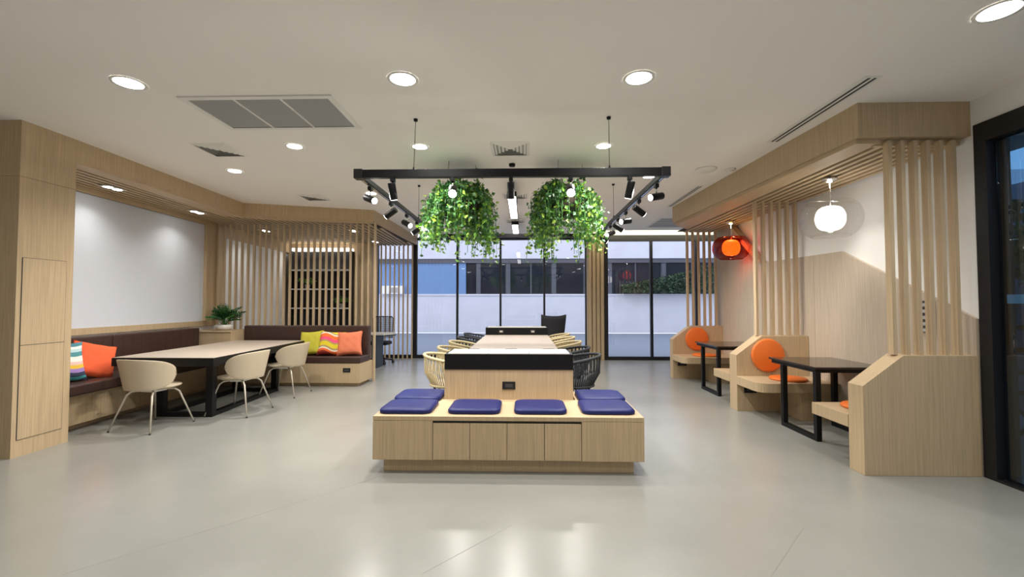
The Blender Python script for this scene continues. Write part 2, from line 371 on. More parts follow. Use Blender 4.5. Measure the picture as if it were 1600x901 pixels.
# ------------------------------------------------------------------ glass door on the right
dr = thing('door_1', (3.75, 2.5, 0), 'black framed sliding glass door with a pale blue film stripe', kind='structure')
k = 'window_frame_black'
bx(3.70, 3.80, 3.655, 3.753, 0, 2.86).build('jamb', k, dr)
bx(3.70, 3.80, 1.2, 3.655, 2.70, 2.86).build('header', k, dr)
bx(3.70, 3.80, 1.2, 3.655, 0, .02).build('threshold', k, dr)
bx(3.785, 3.83, 3.60, 3.655, .02, 2.70).build('door_stile', k, dr)
bx(3.752, 3.762, 3.38, 3.63, .02, 2.70).build('pane', 'door_glass', dr)
bx(3.772, 3.782, 2.3, 3.62, .02, 2.70).build('pane', 'door_glass', dr)
bx(3.772, 3.782, 1.2, 2.3, .02, 2.70).build('pane', 'door_glass', dr)
bx(3.766, 3.770, 2.3, 3.60, 1.395, 1.465).build('film_stripe', 'film_strip', dr)

# ================================================================== OUTSIDE
struct('ground', bx(-30, 40, 11.5, 21, -.1, -.02), 'asphalt', 'grey pavement outside the windows', base=(0,15,0))
fb = thing('facade', (0, 21.1, 0), 'white concrete building across the street with a ribbon of windows', kind='structure')
bx(-25, 30, 21, 21.4, 0, 1.80).build('parapet', 'concrete_white', fb)
bx(-25, 30, 20.9, 21.4, 3.47, 7.5).build('spandrel', 'concrete_white', fb)
bx(-25, 30, 21.2, 21.5, 1.8, 3.47).build('recess_back', 'facade_glass', fb)
bx(-25, 30, 20.95, 21.2, 3.27, 3.47).build('window_head', 'facade_frame', fb)
bx(-13, -2.75, 21.02, 21.2, 1.8, 3.27).build('blue_panel', 'facade_blue', fb)
for px in (-2.15, -.75, 1.40, 2.9, 4.0, 6.5, 9.0): bx(px-.1, px+.1, 21.0, 21.2, 1.8, 3.3).build('pier', 'facade_frame', fb)
edges = [-2.05, -.85, -.65, .32, 1.30, 1.50, 2.80, 3.0, 3.9, 4.1, 5.2, 6.4, 6.6, 7.8, 8.9, 9.1, 10.4]
for a, b_ in zip(edges, edges[1:]):
    if b_-a < .25: continue
    bx(a, b_, 21.1, 21.13, 1.86, 3.27).build('pane', 'facade_glass', fb)
    bx(b_-.03, b_+.03, 21.06, 21.14, 1.8, 3.27).build('window_bar', 'facade_frame', fb)
bx(-25, 30, 20.96, 21.0, 1.74, 1.82).build('ledge', 'concrete_white', fb)
ac = thing('air_conditioner', (-6.15, 20.95, 1.82), 'white air conditioner box on the ledge of the building outside', 'air conditioner')
bx(-6.65, -5.65, 20.75, 21.0, 1.82, 2.2).build('casing', 'white_plastic', ac)
bx(-6.3, -5.9, 20.73, 20.75, 1.88, 2.12).build('fan_grille', 'vent_grey', ac)
def leaf_cloud(name, pts, size, cols, parent, mat='ivy_leaf', dirs=None):
    vs = []; fs = []; cs = []
    for i, (q, c) in enumerate(zip(pts, cols)):
        s_ = size*random.uniform(.65, 1.25)
        d = Vector((random.gauss(0, 1), random.gauss(0, 1), random.gauss(-.5, .8))).normalized()
        a = d.cross(Vector((random.gauss(0, 1), random.gauss(0, 1), random.gauss(0, 1)))).normalized()
        nrm = d.cross(a)
        q = Vector(q); o = len(vs)
        vs += [q, q+d*s_*.45+a*s_*.42+nrm*s_*.1, q+d*s_, q+d*s_*.45-a*s_*.42+nrm*s_*.1]
        fs += [(o, o+1, o+2), (o, o+2, o+3)]; cs += [c]*6
    me = bpy.data.meshes.new(name); w = wloc(parent) if parent else (0,0,0)
    me.from_pydata([tuple(v_-Vector(w)) for v_ in vs], [], fs); me.materials.append(M[mat])
    ca = me.color_attributes.new('leaf', 'FLOAT_COLOR', 'CORNER')
    ca.data.foreach_set('color', [x for c in cs for x in (*c, 1)])
    o = bpy.data.objects.new(name, me); COL.objects.link(o)
    if parent: o.parent = parent
    tag(o, kind='stuff'); return o
hg = thing('hedge', (8.2, 20.6, 0), 'dark green climbing hedge on the building outside the right window', 'hedge')
pts = [(random.uniform(4.5, 11), 20.6+random.uniform(-.3, .25), 0) for i in range(5000)]
pts = [(x, y, random.uniform(1.9, 2.2+.22*(x-4.5) if x < 8 else 3.1)) for x, y, z in pts]
leaf_cloud('foliage', pts, .10, [random.choice([(.03,.07,.02),(.05,.10,.03),(.02,.045,.015)]) for _ in pts], hg)
for x in (5.5, 7.5, 9.5): MB().cyl((x, 20.65, 1.84), (x, 20.65, 2.4), .03).build('stem', 'soil', hg)
# added passage, its roof and walls keep sky light off the door view
struct('passage', MB().box(3.86, 7.0, -2, 8.4, -.12, -.01).box(6.6, 6.8, -2, 8.4, -.01, 3.0).box(3.86, 4.3, -2, 8.4, 3.0, 3.1).box(3.86, 6.8, 8.3, 8.4, 0, 3.0), 'passage_paint', 'added passage that shades the view outside the glass door', base=(5,2,0))
gs = thing('shrub', (5.4, 4.6, 0), 'leafy green shrub in the passage behind the glass door', 'shrub')
pts = [(5.4+random.gauss(0, .42), 4.7+random.gauss(0, .4), random.triangular(1.35, 2.5, 2.1)) for i in range(900)]
leaf_cloud('foliage', pts, .13, [random.choice([(.03,.16,.05),(.05,.22,.06),(.02,.10,.04)]) for _ in pts], gs)
MB().tube([(5.4, 4.6, 0), (5.45, 4.65, .9), (5.38, 4.7, 1.9)], [.03, .025, .015]).build('stem', 'soil', gs)
rk = thing('metal_rack', (4.9, 4.15, 0), 'black metal rack with cross bracing behind the glass door', 'rack')
for x in (4.15, 5.6): bx(x-.02, x+.02, 4.12, 4.16, 0, 1.25).build('post', 'black_metal', rk)
for z in (1.18, .98, .78, .6): bx(4.15, 5.6, 4.12, 4.16, z-.02, z+.02).build('rail', 'black_metal', rk)
for a, b_ in (((4.2, .1), (4.9, .58)), ((4.9, .1), (4.2, .58)), ((4.9, .1), (5.55, .58)), ((5.55, .1), (4.9, .58))):
    MB().tube([(a[0], 4.14, a[1]), (b_[0], 4.14, b_[1])], .02, 6).build('brace', 'black_metal', rk)

# ================================================================== ISLAND: storage bench and long table
sb = thing('storage_bench', (-.137, 4.0, 0), 'low oak storage bench with cupboard doors in the foreground', 'bench')
X0, X1, Y0 = -1.247, .972, 3.69
bx(X0+.07, X1-.07, Y0+.07, 4.70, 0, .11).build('plinth', 'oak', sb, .003)
bx(X0, -.753, Y0, 4.33, .115, .432).build('side_block', 'oak', sb, .002)
bx(.468, X1, Y0, 4.33, .115, .432).build('side_block', 'oak', sb, .002)
bx(X0+.012, -.79, 4.33, 4.76, .115, .432).build('return_block', 'oak', sb, .002)
bx(.49, X1-.012, 4.33, 4.76, .115, .432).build('return_block', 'oak', sb, .002)
bx(-.753, .468, Y0+.022, 4.33, .115, .432).build('carcass', 'vent_dark', sb)
MB().prism([(X0, Y0), (X1, Y0), (X1, 4.76), (.49, 4.76), (.49, 4.345), (-.79, 4.345), (-.79, 4.76), (X0, 4.76)], .434, .470, 'z').build('bench_top', 'oak', sb, .003)
de = [-.75, -.446, -.1415, .163, .465]
for a, b_ in zip(de, de[1:]): bx(a+.002, b_-.002, Y0, Y0+.02, .118, .413).build('door', 'oak', sb, .0015)
for x, s in ((X0, -1), (X1, 1)):
    d = bx(x-.014 if s < 0 else x, x if s < 0 else x+.014, 3.76, 4.28, .125, .40).build('side_door', 'oak', sb, .002)
    bx(x-.02 if s < 0 else x, x if s < 0 else x+.02, 3.76, 4.28, .392, .402).build('finger_pull', 'oak_top', d)

def pillow_block(w, d, h, n=14):
    # rounded leather seat pad
    mb = MB()
    def ring(inset, z):
        r = .07; pts = []
        for cx, cy, a0 in ((w/2-r, d/2-r, 0), (-w/2+r, d/2-r, PI/2), (-w/2+r, -d/2+r, PI), (w/2-r, -d/2+r, 3*PI/2)):
            for i in range(7):
                a = a0+i*PI/12; rr = max(.01, r-inset*.6)
                sx_, sy_ = (w/2-inset)/(w/2), (d/2-inset)/(d/2)
                pts.append(((cx+r*math.cos(a))*sx_, (cy+r*math.sin(a))*sy_, z))
        return pts
    rs = [ring(.006, 0), ring(0, .008), ring(0, h*.55), ring(.008, h*.78), ring(.03, h*.93), ring(.09, h*1.0), ring(.16, h*1.03)]
    n = len(rs[0]); vs = [q for r in rs for q in r]
    fs = [(i*n+j, i*n+(j+1) % n, (i+1)*n+(j+1) % n, (i+1)*n+j) for i in range(len(rs)-1) for j in range(n)]
    fs += [tuple(range(n))[::-1], tuple((len(rs)-1)*n+j for j in range(n))]
    return mb.add(vs, fs, True)
sc_ = thing('seat_cushion', (0, 0, 0), 'x', 'cushion', 'blue leather pads on the storage bench')
pillow_block(.445, .425, .048).build('pad', 'blue_leather', sc_)
MB().tube([((.222 if a in (0, 3) else -.222)*1.0, (.212 if a < 2 else -.212), .012) for a in (0, 1, 2, 3)], .004, 6, closed=True).build('piping', 'blue_leather', sc_)
for o in list(sc_.children):
    if o.name.startswith('piping'): bpy.data.objects.remove(o)
spots = [(-1.005, 3.962, 'leftmost blue leather seat pad at the front edge of the bench'), (-.425, 3.968, 'second blue seat pad from the left along the bench front'),
         (.137, 3.972, 'third blue seat pad from the left along the bench front'), (.708, 3.978, 'rightmost blue leather seat pad at the front edge of the bench'),
         (-1.02, 4.445, 'blue seat pad on the left return of the bench, behind the leftmost pad'), (.735, 4.455, 'blue seat pad on the right return of the bench, behind the rightmost pad')]
for i, (x, y, lab) in enumerate(spots):
    o = sc_ if i == 0 else copy_tree(sc_)
    o.location = (x, y, .4705); o['label'] = lab
# long table
TX0, TX1 = -.772, .470
lt = thing('communal_table', (-.15, 6.7, 0), 'long communal oak table with raised black edged ends', 'table')
bx(TX0, TX1, 4.345, 4.78, .115, .757).build('end_panel', 'oak', lt, .002)
for nm, y0, y1 in (('near', 4.338, 4.78), ('far', 8.97, 9.41)):
    rb = bx(TX0, TX1, y0, y1, .757, .905).build('raised_box', 'black_metal', lt, .003)
    for i in range(3):
        a = TX0+.03+i*(TX1-TX0-.06)/3
        bx(a+.003, a+(TX1-TX0-.06)/3-.003, y0+.012, y1-.02, .904, .913).build('lid', 'laminate_white', rb)
        if i != 1 or nm == 'near': bx(a+.15, a+.27, y1-.035, y1-.012, .9045, .9155).build('lid_pull', 'black_metal', rb)
bx(TX0, TX1, 8.975, 9.40, .1, .757).build('end_panel', 'oak', lt, .002)
bx(TX0, TX1, 4.78, 8.97, .725, .760).build('table_top', 'oak_top', lt, .002)
bx(TX0+.01, TX1-.01, 4.79, 8.96, .68, .7245).build('apron', 'black_metal', lt)
bx(-.45, .15, 6.5, 7.2, 0, .68).build('pedestal', 'black_metal', lt)
for x in (TX0+.03, TX1-.07):
    bx(x, x+.04, 4.81, 4.85, 0, .68).build('leg', 'black_metal', lt); bx(x, x+.04, 8.86, 8.9, 0, .68).build('leg', 'black_metal', lt)
def outlet(parent, c, n, w=.12, h=.07):
    # n: 'y-' facing camera or 'x+'
    x, y, z = c
    if n == 'y-':
        o = bx(x-w/2, x+w/2, y-.008, y, z-h/2, z+h/2).build('outlet_plate', 'black_gloss', parent, .002)
        bx(x-w*.3, x+w*.3, y-.0105, y-.008, z-h*.2, z+h*.22).build('socket', 'outlet_slot', o)
    else:
        o = bx(x, x+.008, y-w/2, y+w/2, z-h/2, z+h/2).build('outlet_plate', 'black_gloss', parent, .002)
        bx(x+.008, x+.0105, y-w*.3, y+w*.3, z-h*.2, z+h*.22).build('socket', 'outlet_slot', o)
outlet(lt, (-.148, 4.345, .605), 'y-', .125, .075)
for x in (-.46, .17): 
    o = bx(x-.045, x+.045, 8.962, 8.97, .80, .86).build('outlet_plate', 'outlet_slot', lt, .002)
    bx(x-.03, x+.03, 8.958, 8.962, .815, .845).build('socket', 'chrome', o)

# woven tub chairs (local: faces +x, origin on floor)
def woven_chair(mat):
    r = thing('woven_chair', (0,0,0), 'x', 'chair')
    R = .29
    def rim(a): # a from back (pi) ; angle around
        t_ = abs(a)/(.78*PI)
        rr = R*(1+.04*math.cos(a))
        return Vector((-rr*math.cos(a), rr*math.sin(a), .80-.12*t_**1.8))
    def low(a): return Vector((-.215*math.cos(a), .215*math.sin(a), .455))
    A = .78*PI; N = 26
    MB().tube([rim(-A+2*A*i/30) for i in range(31)], .017, 8).build('rim', mat, r)
    w = MB()
    for i in range(N*2+1):
        a = -A+2*A*i/(N*2)
        p0, p1 = low(a), rim(a); md = (p0+p1)/2+Vector((-.035*math.cos(a), .035*math.sin(a), -.03))
        if i % 2: 
            w.tube([p0, md, p1], .0062, 5, caps=False)
        else:
            a2 = a+2*A/(N*2)*.8; w.tube([p0, md, rim(min(A, a2))], .0062, 5, caps=False)
    w.build('rope_weave', mat, r)
    MB().tube([(.225*math.cos(2*PI*i/28), .225*math.sin(2*PI*i/28), .452) for i in range(28)], .014, 8, closed=True).build('seat_ring', mat, r)
    MB().lathe([(.001, .43), (.20, .43), (.222, .445), (.222, .468), (.20, .482), (.001, .487)], n=28).build('seat', 'black_fabric' if mat == 'black_rope' else 'shell_beige', r)
    for sx_ in (-1, 1):
        for sy_ in (-1, 1):
            MB().tube([(.15*sx_, .15*sy_, .44), (.21*sx_, .21*sy_, 0)], [.014, .009], 8).build('leg', 'black_metal', r)
    return r
wbq, wkq = woven_chair('beige_rope'), woven_chair('black_rope')
used = set()
ordn = ['nearest', 'second', 'third', 'fourth', 'farthest']
for side, x, rz, kinds in (('left', -.87, 0, 'bbbkk'), ('right', .58, PI, 'kkbbb')):
    for i, y in enumerate((5.27, 6.12, 7.02, 7.92, 8.78)):
        src = wbq if kinds[i] == 'b' else wkq
        o = copy_tree(src) if src.name in used else src
        used.add(src.name)
        o.location = (x, y, 0); o.rotation_euler = (0, 0, rz)
        nm = 'beige' if kinds[i] == 'b' else 'black'
        o['label'] = f'{nm} woven rope chair, {ordn[i]} on the {side} side of the long table'
        o['group'] = 'woven chairs along the long table'
# black high back lounge chair at the far end
hc = thing('lounge_chair', (.62, 10.0, 0), 'black high backed lounge chair beyond the far end of the long table', 'chair')
def hood(u, v):
    a = (u-.5)*2.0; w = .30*(.86+.14*v)
    z = .45+(.66-.05*math.cos(a*2.2)*0)*v + (.03*(abs(u-.5)*2)**2 if v > .9 else 0)
    return (.62+w*math.sin(a)*1.12+.04*v, 10.12-.22*math.cos(a)+.10*0+.06*v, z)
MB().grid(hood, 16, 8).build('backrest', 'black_fabric', hc)
sd = hc.children[0].modifiers.new('thick', 'SOLIDIFY'); sd.thickness = .04
pillow_block(.54, .52, .12).xf(Matrix.Translation((.62, 10.2, .36))).build('seat', 'black_fabric', hc)
for sx_ in (-1, 1):
    for sy_ in (-1, 1): MB().tube([(.62+.18*sx_, 10.2+.18*sy_, .37), (.62+.26*sx_, 10.2+.25*sy_, 0)], [.016, .011], 8).build('leg', 'black_metal', hc)

# ================================================================== LEFT: banquette, end sofa, planter, table, chairs
bq = thing('banquette', (-5.1, 5.9, 0), 'long oak banquette with brown leather seat along the left wall', 'sofa')
bx(-5.48, -5.04, 4.46, 7.40, 0, .07).shear().build('plinth', 'oak', bq)
bx(-5.48, -4.92, 4.46, 7.42, .07, .40).shear().build('base', 'oak', bq, .002)
def cushion_strip(name, x0, x1, y0, y1, z0, z1, parent, sheared=True, bev=.025):
    mb = bx(x0, x1, y0, y1, z0, z1)
    if sheared: mb.shear()
    return mb.build(name, 'brown_leather', parent, bev, 4)
cushion_strip('seat_cushion', -5.43, -4.81, 4.46, 5.72, .402, .52, bq); cushion_strip('seat_cushion', -5.43, -4.81, 5.724, 7.40, .402, .52, bq)
for a, b_, n_ in ((4.46, 5.74, 9), (5.745, 7.42, 11)):
    bk = cushion_strip('backrest', -5.48, -5.35, a, b_, .50, .985, bq, bev=.022)
    for i in range(1, n_):
        y = a+(b_-a)*i/n_
        bx(-5.3504, -5.3485, y-.002, y+.002, .53, .97).shear().build('seam', 'brown_leather', bk)
outlet(bq, (lx(-4.92, 7.15), 7.15, .30), 'x+', .12, .07)
es = thing('leather_sofa', (-3.8, 7.8, 0), 'oak based brown leather sofa in front of the slat screen', 'sofa')
bx(-4.95, -2.80, 7.52, 8.0, 0, .06).build('plinth', 'oak', es)
MB().prism([(-4.95, 7.46), (-2.75, 7.46), (-2.72, 8.0), (-4.95, 8.0)], .06, .385, 'z').build('base', 'oak', es, .002)
o = MB().prism([(-4.95, 7.45), (-2.745, 7.45), (-2.725, 7.93), (-4.95, 7.93)], .387, .50, 'z').build('seat_cushion', 'brown_leather', es, .022, 4)
bk = cushion_strip('backrest', -4.95, -2.73, 7.80, 7.95, .49, 1.0, es, False, .02)
for i in range(1, 17):
    x = -4.95+2.22*i/17
    bx(x-.002, x+.002, 7.7985, 7.8004, .52, .97).build('seam', 'brown_leather', bk)
outlet(es, (-2.95-.02, 7.46, .275), 'y-', .125, .07)
# corner planter box and plant
pb = thing('planter_box', (-5.2, 7.72, 0), 'oak corner cabinet between the banquette and the end sofa', 'cabinet')
MB().prism([(-5.60, 7.46), (-4.952, 7.46), (-4.952, 7.99), (-5.625, 7.99)], .06, .905, 'z').build('body', 'oak', pb, .002)
MB().prism([(-5.59, 7.44), (-4.953, 7.44), (-4.953, 7.99), (-5.615, 7.99)], .905, .928, 'z').build('top', 'oak', pb, .002)
MB().prism([(-5.51, 7.50), (-4.96, 7.50), (-4.96, 7.97), (-5.53, 7.97)], 0, .06, 'z').build('plinth', 'oak', pb)
outlet(pb, (-5.05, 7.46, .34), 'y-', .11, .07)
pp = thing('potted_plant', (-5.22, 7.68, .929), 'leafy green plant in a white bowl on the oak corner cabinet', 'plant')
MB().lathe([(.001, 0), (.085, 0), (.125, .03), (.135, .065), (.125, .095), (.115, .095), (.11, .07), (.001, .068)], (-5.22, 7.68, .929), 28).build('pot', 'ceramic_white', pp)
MB().lathe([(.112, .078), (.001, .085)], (-5.22, 7.68, .929), 20).build('soil', 'soil', pp)
def leaf_shape(L, Wd, nl=6):
    # split palm-like leaf blade in local x (length), y (width)
    mb = MB(); vs = []; fs = []
    n = nl*2
    for s in (1, -1):
        for i in range(nl):
            t0 = .12+.85*i/nl; t1 = t0+.85/nl*.62
            wd = Wd*math.sin(PI*min(1, (t0+.12)))**.7
            b0 = (L*t0, 0, -.25*L*t0*t0); b1 = (L*t1, 0, -.25*L*t1*t1)
            tip0 = (L*(t0+.14), s*wd*.55, -.25*L*t0*t0+.02); tip = (L*(t0+.26), s*wd, -.25*L*t0*t0-.01); tip1 = (L*(t1+.18), s*wd*.6, -.25*L*t1*t1+.01)
            vs = [b0, tip0, tip, tip1, b1]
            mb.add(vs, [(0, 1, 3, 4) if s < 0 else (4, 3, 1, 0), (1, 2, 3) if s < 0 else (3, 2, 1)], True)
    mb.add([(0, .004, 0), (0, -.004, 0), (L, 0, -.25*L), (L*1.12, 0, -.33*L)], [(0, 1, 2)])
    return mb
random.seed(3)
lv = [leaf_shape(.23, .10).mesh('leaf', 'plant_dark'), leaf_shape(.19, .085).mesh('leaf', 'plant_mid')]
for i in range(32):
    az = i*2.399; el = math.radians(random.uniform(38, 88)); st = random.uniform(.04, .17)
    d = Vector((math.cos(az)*math.cos(el), math.sin(az)*math.cos(el), math.sin(el)))
    base = Vector((-5.22, 7.68, 1.0)); tip = base+d*st+Vector((0, 0, .03))
    o = share('leaf', lv[i % 2] if i % 3 else lv[0], tip, pp)
    pitch = el-.35
    o.rotation_euler = Matrix.Rotation(az, 4, 'Z').to_euler()
    o.rotation_euler = (Matrix.Rotation(az, 3, 'Z') @ Matrix.Rotation(-pitch, 3, 'Y') @ Matrix.Rotation(random.uniform(-.6, .6), 3, 'X')).to_euler()
    MB().tube([base, base+d*st*.6, tip], .004, 5).build('stem', 'plant_mid', pp)
# pillows
def pillow(w, h, th):
    mb = MB(); n = 16
    def f(s):
        def g(u, v):
            a, b_ = 2*u-1, 2*v-1
            k = (max(0, 1-a**4)*max(0, 1-b_**4))**.5
            pin = 1-.10*(1-abs(b_)**2)*abs(a)**3; pin2 = 1-.10*(1-abs(a)**2)*abs(b_)**3
            z = s*th/2*k**.8*(1+.06*math.sin(9*a+4*b_)*math.sin(6*b_))
            return (a*w/2*pin, z, h/2+b_*h/2*pin2)
        return g
    mb.grid(f(-1), n, n); mb.grid(f(1), n, n)
    return mb
def put_pillow(loc, rot, mat, label, w=.42, th=.16, group=None, pipe=None):
    o = pillow(w, w, th).build('throw_pillow', mat, None, base=(0,0,0)); o.location = loc; o.rotation_euler = rot
    tag(o, label, 'pillow', group); return o
put_pillow((-5.06, 4.79, .52), (math.radians(-20), 0, math.radians(66)), 'wave_cool', 'teal, white and purple wave patterned pillow on the banquette beside the column', group=None, w=.46)
put_pillow((-5.06, 5.13, .52), (math.radians(-22), math.radians(16), math.radians(68)), 'orange_cloth', 'bright orange pillow leaning on the banquette back near the column', w=.44)
put_pillow((-3.66, 7.62, .50), (math.radians(-16), math.radians(-5), math.radians(-4)), 'lime_cloth', 'lime yellow pillow on the end sofa', w=.43)
put_pillow((-3.33, 7.59, .50), (math.radians(-18), math.radians(4), math.radians(6)), 'wave_warm', 'yellow, orange and pink wave patterned pillow between two plain pillows', w=.43)
put_pillow((-2.985, 7.60, .50), (math.radians(-18), math.radians(-3), math.radians(8)), 'coral_cloth', 'coral orange pillow at the right end of the end sofa', w=.43)
# dining table
dt = thing('dining_table', (-4.28, 6.4, 0), 'oak topped table with thick black edge and black frame legs beside the banquette', 'table')
def ltx(x, y): return x-.056*(y-5.17)
def lprism(x0, x1, y0, y1, z0, z1): return MB().prism([(ltx(x0, y0), y0), (ltx(x1, y0), y0), (ltx(x1, y1), y1), (ltx(x0, y1), y1)], z0, z1, 'z')
lprism(-4.86, -3.635, 5.17, 7.63, .655, .752).build('edge_box', 'black_metal', dt, .002)
lprism(-4.85, -3.645, 5.18, 7.62, .7515, .757).build('table_top', 'oak_top', dt)
for x in (-4.52, -3.90):
    for y in (5.44, 7.02):
        lprism(x, x+.085, y, y+.085, 0, .655).build('leg', 'black_metal', dt)
for x in (-4.52, -3.90): lprism(x+.003, x+.082, 5.525, 7.02, 0, .05).build('floor_rail', 'black_metal', dt)
for y in (5.44, 7.02): lprism(-4.435, -3.90, y+.003, y+.082, 0, .05).build('floor_rail', 'black_metal', dt)
# shell chairs (local: faces +x)
sh = thing('shell_chair', (0,0,0), 'x', 'chair', 'beige shell chairs around the oak dining table')
def shell(u, v):
    a = (u-.5)*2; ph = a*math.radians(98)
    hh = .172*(max(0, 1-abs(a)**3.2))**.5
    z = .625-.02*abs(a)+(v-.5)*2*hh
    fl = (z-.45)/.33
    r = .225+.05*fl
    return (-r*math.cos(ph)*1.0-.02*fl*math.cos(ph), r*math.sin(ph)*1.08, z)
MB().grid(shell, 32, 10).build('backrest', 'shell_beige', sh)
for o in sh.children: md = o.modifiers.new('thick', 'SOLIDIFY'); md.thickness = .016; md = o.modifiers.new('bev', 'BEVEL'); md.width = .005; md.segments = 2
MB().lathe([(.001, .425), (.17, .432), (.222, .45), (.228, .462), (.215, .47), (.001, .462)], (.065, 0, 0), 32).build('seat', 'shell_beige', sh)
bx(-.06, .10, -.09, .09, .405, .43).build('seat_bracket', 'white_plastic', sh)
for sx_, sy_ in ((1, 1), (1, -1), (-1, 1), (-1, -1)):
    l_ = MB().tube([(.02+.07*sx_, .07*sy_, .42), (.02+.13*sx_, .14*sy_, .415), (.02+.165*sx_, .165*sy_, .38), (.02+.27*sx_, .265*sy_, .012)], [.011, .011, .011, .008], 8).build('leg', 'leg_beige', sh)
    MB().cyl((.02+.27*sx_, .265*sy_, 0), (.02+.27*sx_, .265*sy_, .016), .011, .010, 10).build('foot', 'foot_dark', l_)
for i, (x, y, a, lab) in enumerate([(-4.2, 4.98, 82, 'beige shell chair at the near end of the oak dining table'), (-3.62, 5.69, 178, 'beige shell chair at the long side of the dining table, nearer one'), (-3.63, 6.81, 180, 'beige shell chair at the long side of the dining table, farther one')]):
    o = sh if i == 0 else copy_tree(sh)
    o.location = (x, y, 0); o.rotation_euler = (0, 0, math.radians(a)); o['label'] = lab
# slat screens
s1 = thing('slat_screen', (-4.1, 8.03, 0), 'floor to soffit oak slat screen behind the end sofa', 'screen')
slat = bx(-.014, .014, -.024, .024, 0, 2.84).mesh('slat', 'oak_slat')
for i in range(27):
    x = -5.60+.1112*i
    share('slat', slat, (x, 8.04, 0), s1)
bx(-2.712, -2.69, 7.99, 8.075, 0, 2.86).build('end_panel', 'oak_slat', s1)
s2 = thing('slat_screen', (-3.3, 11.2, 0), 'oak slat screen against the far left window', 'screen')
slat2 = bx(-.014, .014, -.024, .024, 0, 2.84).mesh('slat', 'oak_slat')
for i in range(9): share('slat', slat2, (-3.72+.113*i, 11.2, 0), s2)
# book wall behind the screen
struct('wall_far_left', MB().box(-6.1, -3.76, 10.9, 11.3, 0, CZ), 'oak', 'oak wall holding the bookcase behind the slat screen', base=(-5, 11, 0))
bc = thing('bookcase', (-4.93, 10.8, 0), 'tall black bookcase with thin white shelves behind the slat screen', 'bookcase')
bx(-5.66, -4.18, 10.86, 10.895, 0, 2.66).build('back_panel', 'shelf_black', bc)
for x in (-5.66, -4.20): bx(x, x+.02, 10.62, 10.86, 0, 2.66).build('side_panel', 'shelf_black', bc)
for z in (.35, .81, 1.27, 1.73, 2.19): bx(-5.64, -4.20, 10.62, 10.86, z-.015, z+.015).build('shelf', 'shelf_white', bc)
bx(-5.66, -4.18, 10.62, 10.86, 2.66, 2.72).build('top_light_box', 'led_white', bc)
area('bookcase_lamp', (-4.93, 10.6, 2.62), 9, 1.3, 160, LAMP, None, (0, -.4, -1), 'RECTANGLE', .05)
for x, z, lab in ((-5.25, 1.745, 'small green plant in a grey pot on the upper shelf of the bookcase'), (-4.4, 1.285, 'small green plant in a grey pot on the lower shelf of the bookcase')):
    sp = thing('shelf_plant', (x, 10.72, z), lab, 'plant')
    MB().lathe([(.001, 0), (.05, 0), (.06, .10), (.05, .10), (.001, .09)], (x, 10.72, z), 16).build('pot', 'vent_grey', sp)
    pts = [(x+random.gauss(0, .10), 10.70+random.gauss(0, .03), z+.16+abs(random.gauss(0, .04))) for _ in range(160)]
    leaf_cloud('foliage', pts, .05, [random.choice([(.16,.35,.06),(.10,.26,.05),(.22,.42,.08)]) for _ in pts], sp)
# desk and office chair
dk = thing('office_desk', (-3.2, 10.0, 0), 'pale desk with dark panel leg seen right of the end sofa', 'desk')
MB().prism([(-4.1, 9.45), (-2.98, 9.45), (-2.80, 9.75), (-2.95, 10.1), (-4.1, 10.1)], .715, .74, 'z').build('desk_top', 'laminate_white', dk)
MB().prism([(-4.1, 9.45), (-2.98, 9.45), (-2.80, 9.75), (-2.95, 10.1), (-4.1, 10.1)], .69, .715, 'z').build('edge', 'desk_dark', dk)
bx(-3.27, -3.16, 9.55, 10.0, 0, .69).build('panel_leg', 'desk_dark', dk); bx(-4.05, -4.0, 9.5, 10.0, 0, .69).build('panel_leg', 'desk_dark', dk)
oc = thing('office_chair', (-3.35, 10.45, 0), 'black mesh office chair on castors behind the pale desk', 'chair')
cx, cy = -3.35, 10.45
bf = MB(); bf.tube([(cx-.23, cy+.10, .58), (cx-.24, cy+.13, 1.04), (cx-.2, cy+.14, 1.075), (cx+.2, cy+.14, 1.075), (cx+.24, cy+.13, 1.04), (cx+.23, cy+.10, .58)], .014, 8, closed=True); bf.build('back_frame', 'black_gloss', oc)
ms = MB()
for i in range(1, 24): x = cx-.23+.46*i/24; ms.box(x-.004, x+.004, cy+.11, cy+.115, .59, 1.065)
for i in range(1, 22): z = .59+.475*i/22; ms.box(cx-.225, cx+.225, cy+.112, cy+.117, z-.003, z+.003)
ms.build('back_mesh', 'black_fabric', oc)
pillow_block(.48, .46, .08).xf(Matrix.Translation((cx, cy-.12, .44))).build('seat', 'black_fabric', oc)
MB().cyl((cx, cy-.1, .10), (cx, cy-.1, .44), .03).build('gas_lift', 'black_metal', oc)
for i in range(5):
    a = 2*PI*i/5+.35; e = (cx+.30*math.cos(a), cy-.1+.30*math.sin(a))
    l_ = MB().tube([(cx, cy-.1, .12), (e[0], e[1], .075)], [.028, .018], 8).build('base_arm', 'black_gloss', oc)
    MB().cyl((e[0]-.025, e[1], .033), (e[0]+.025, e[1], .033), .033).build('castor', 'foot_dark', l_)
MB().tube([(cx, cy+.02, .44), (cx, cy+.12, .5), (cx, cy+.13, .62)], .02, 8).build('back_bracket', 'black_gloss', oc)

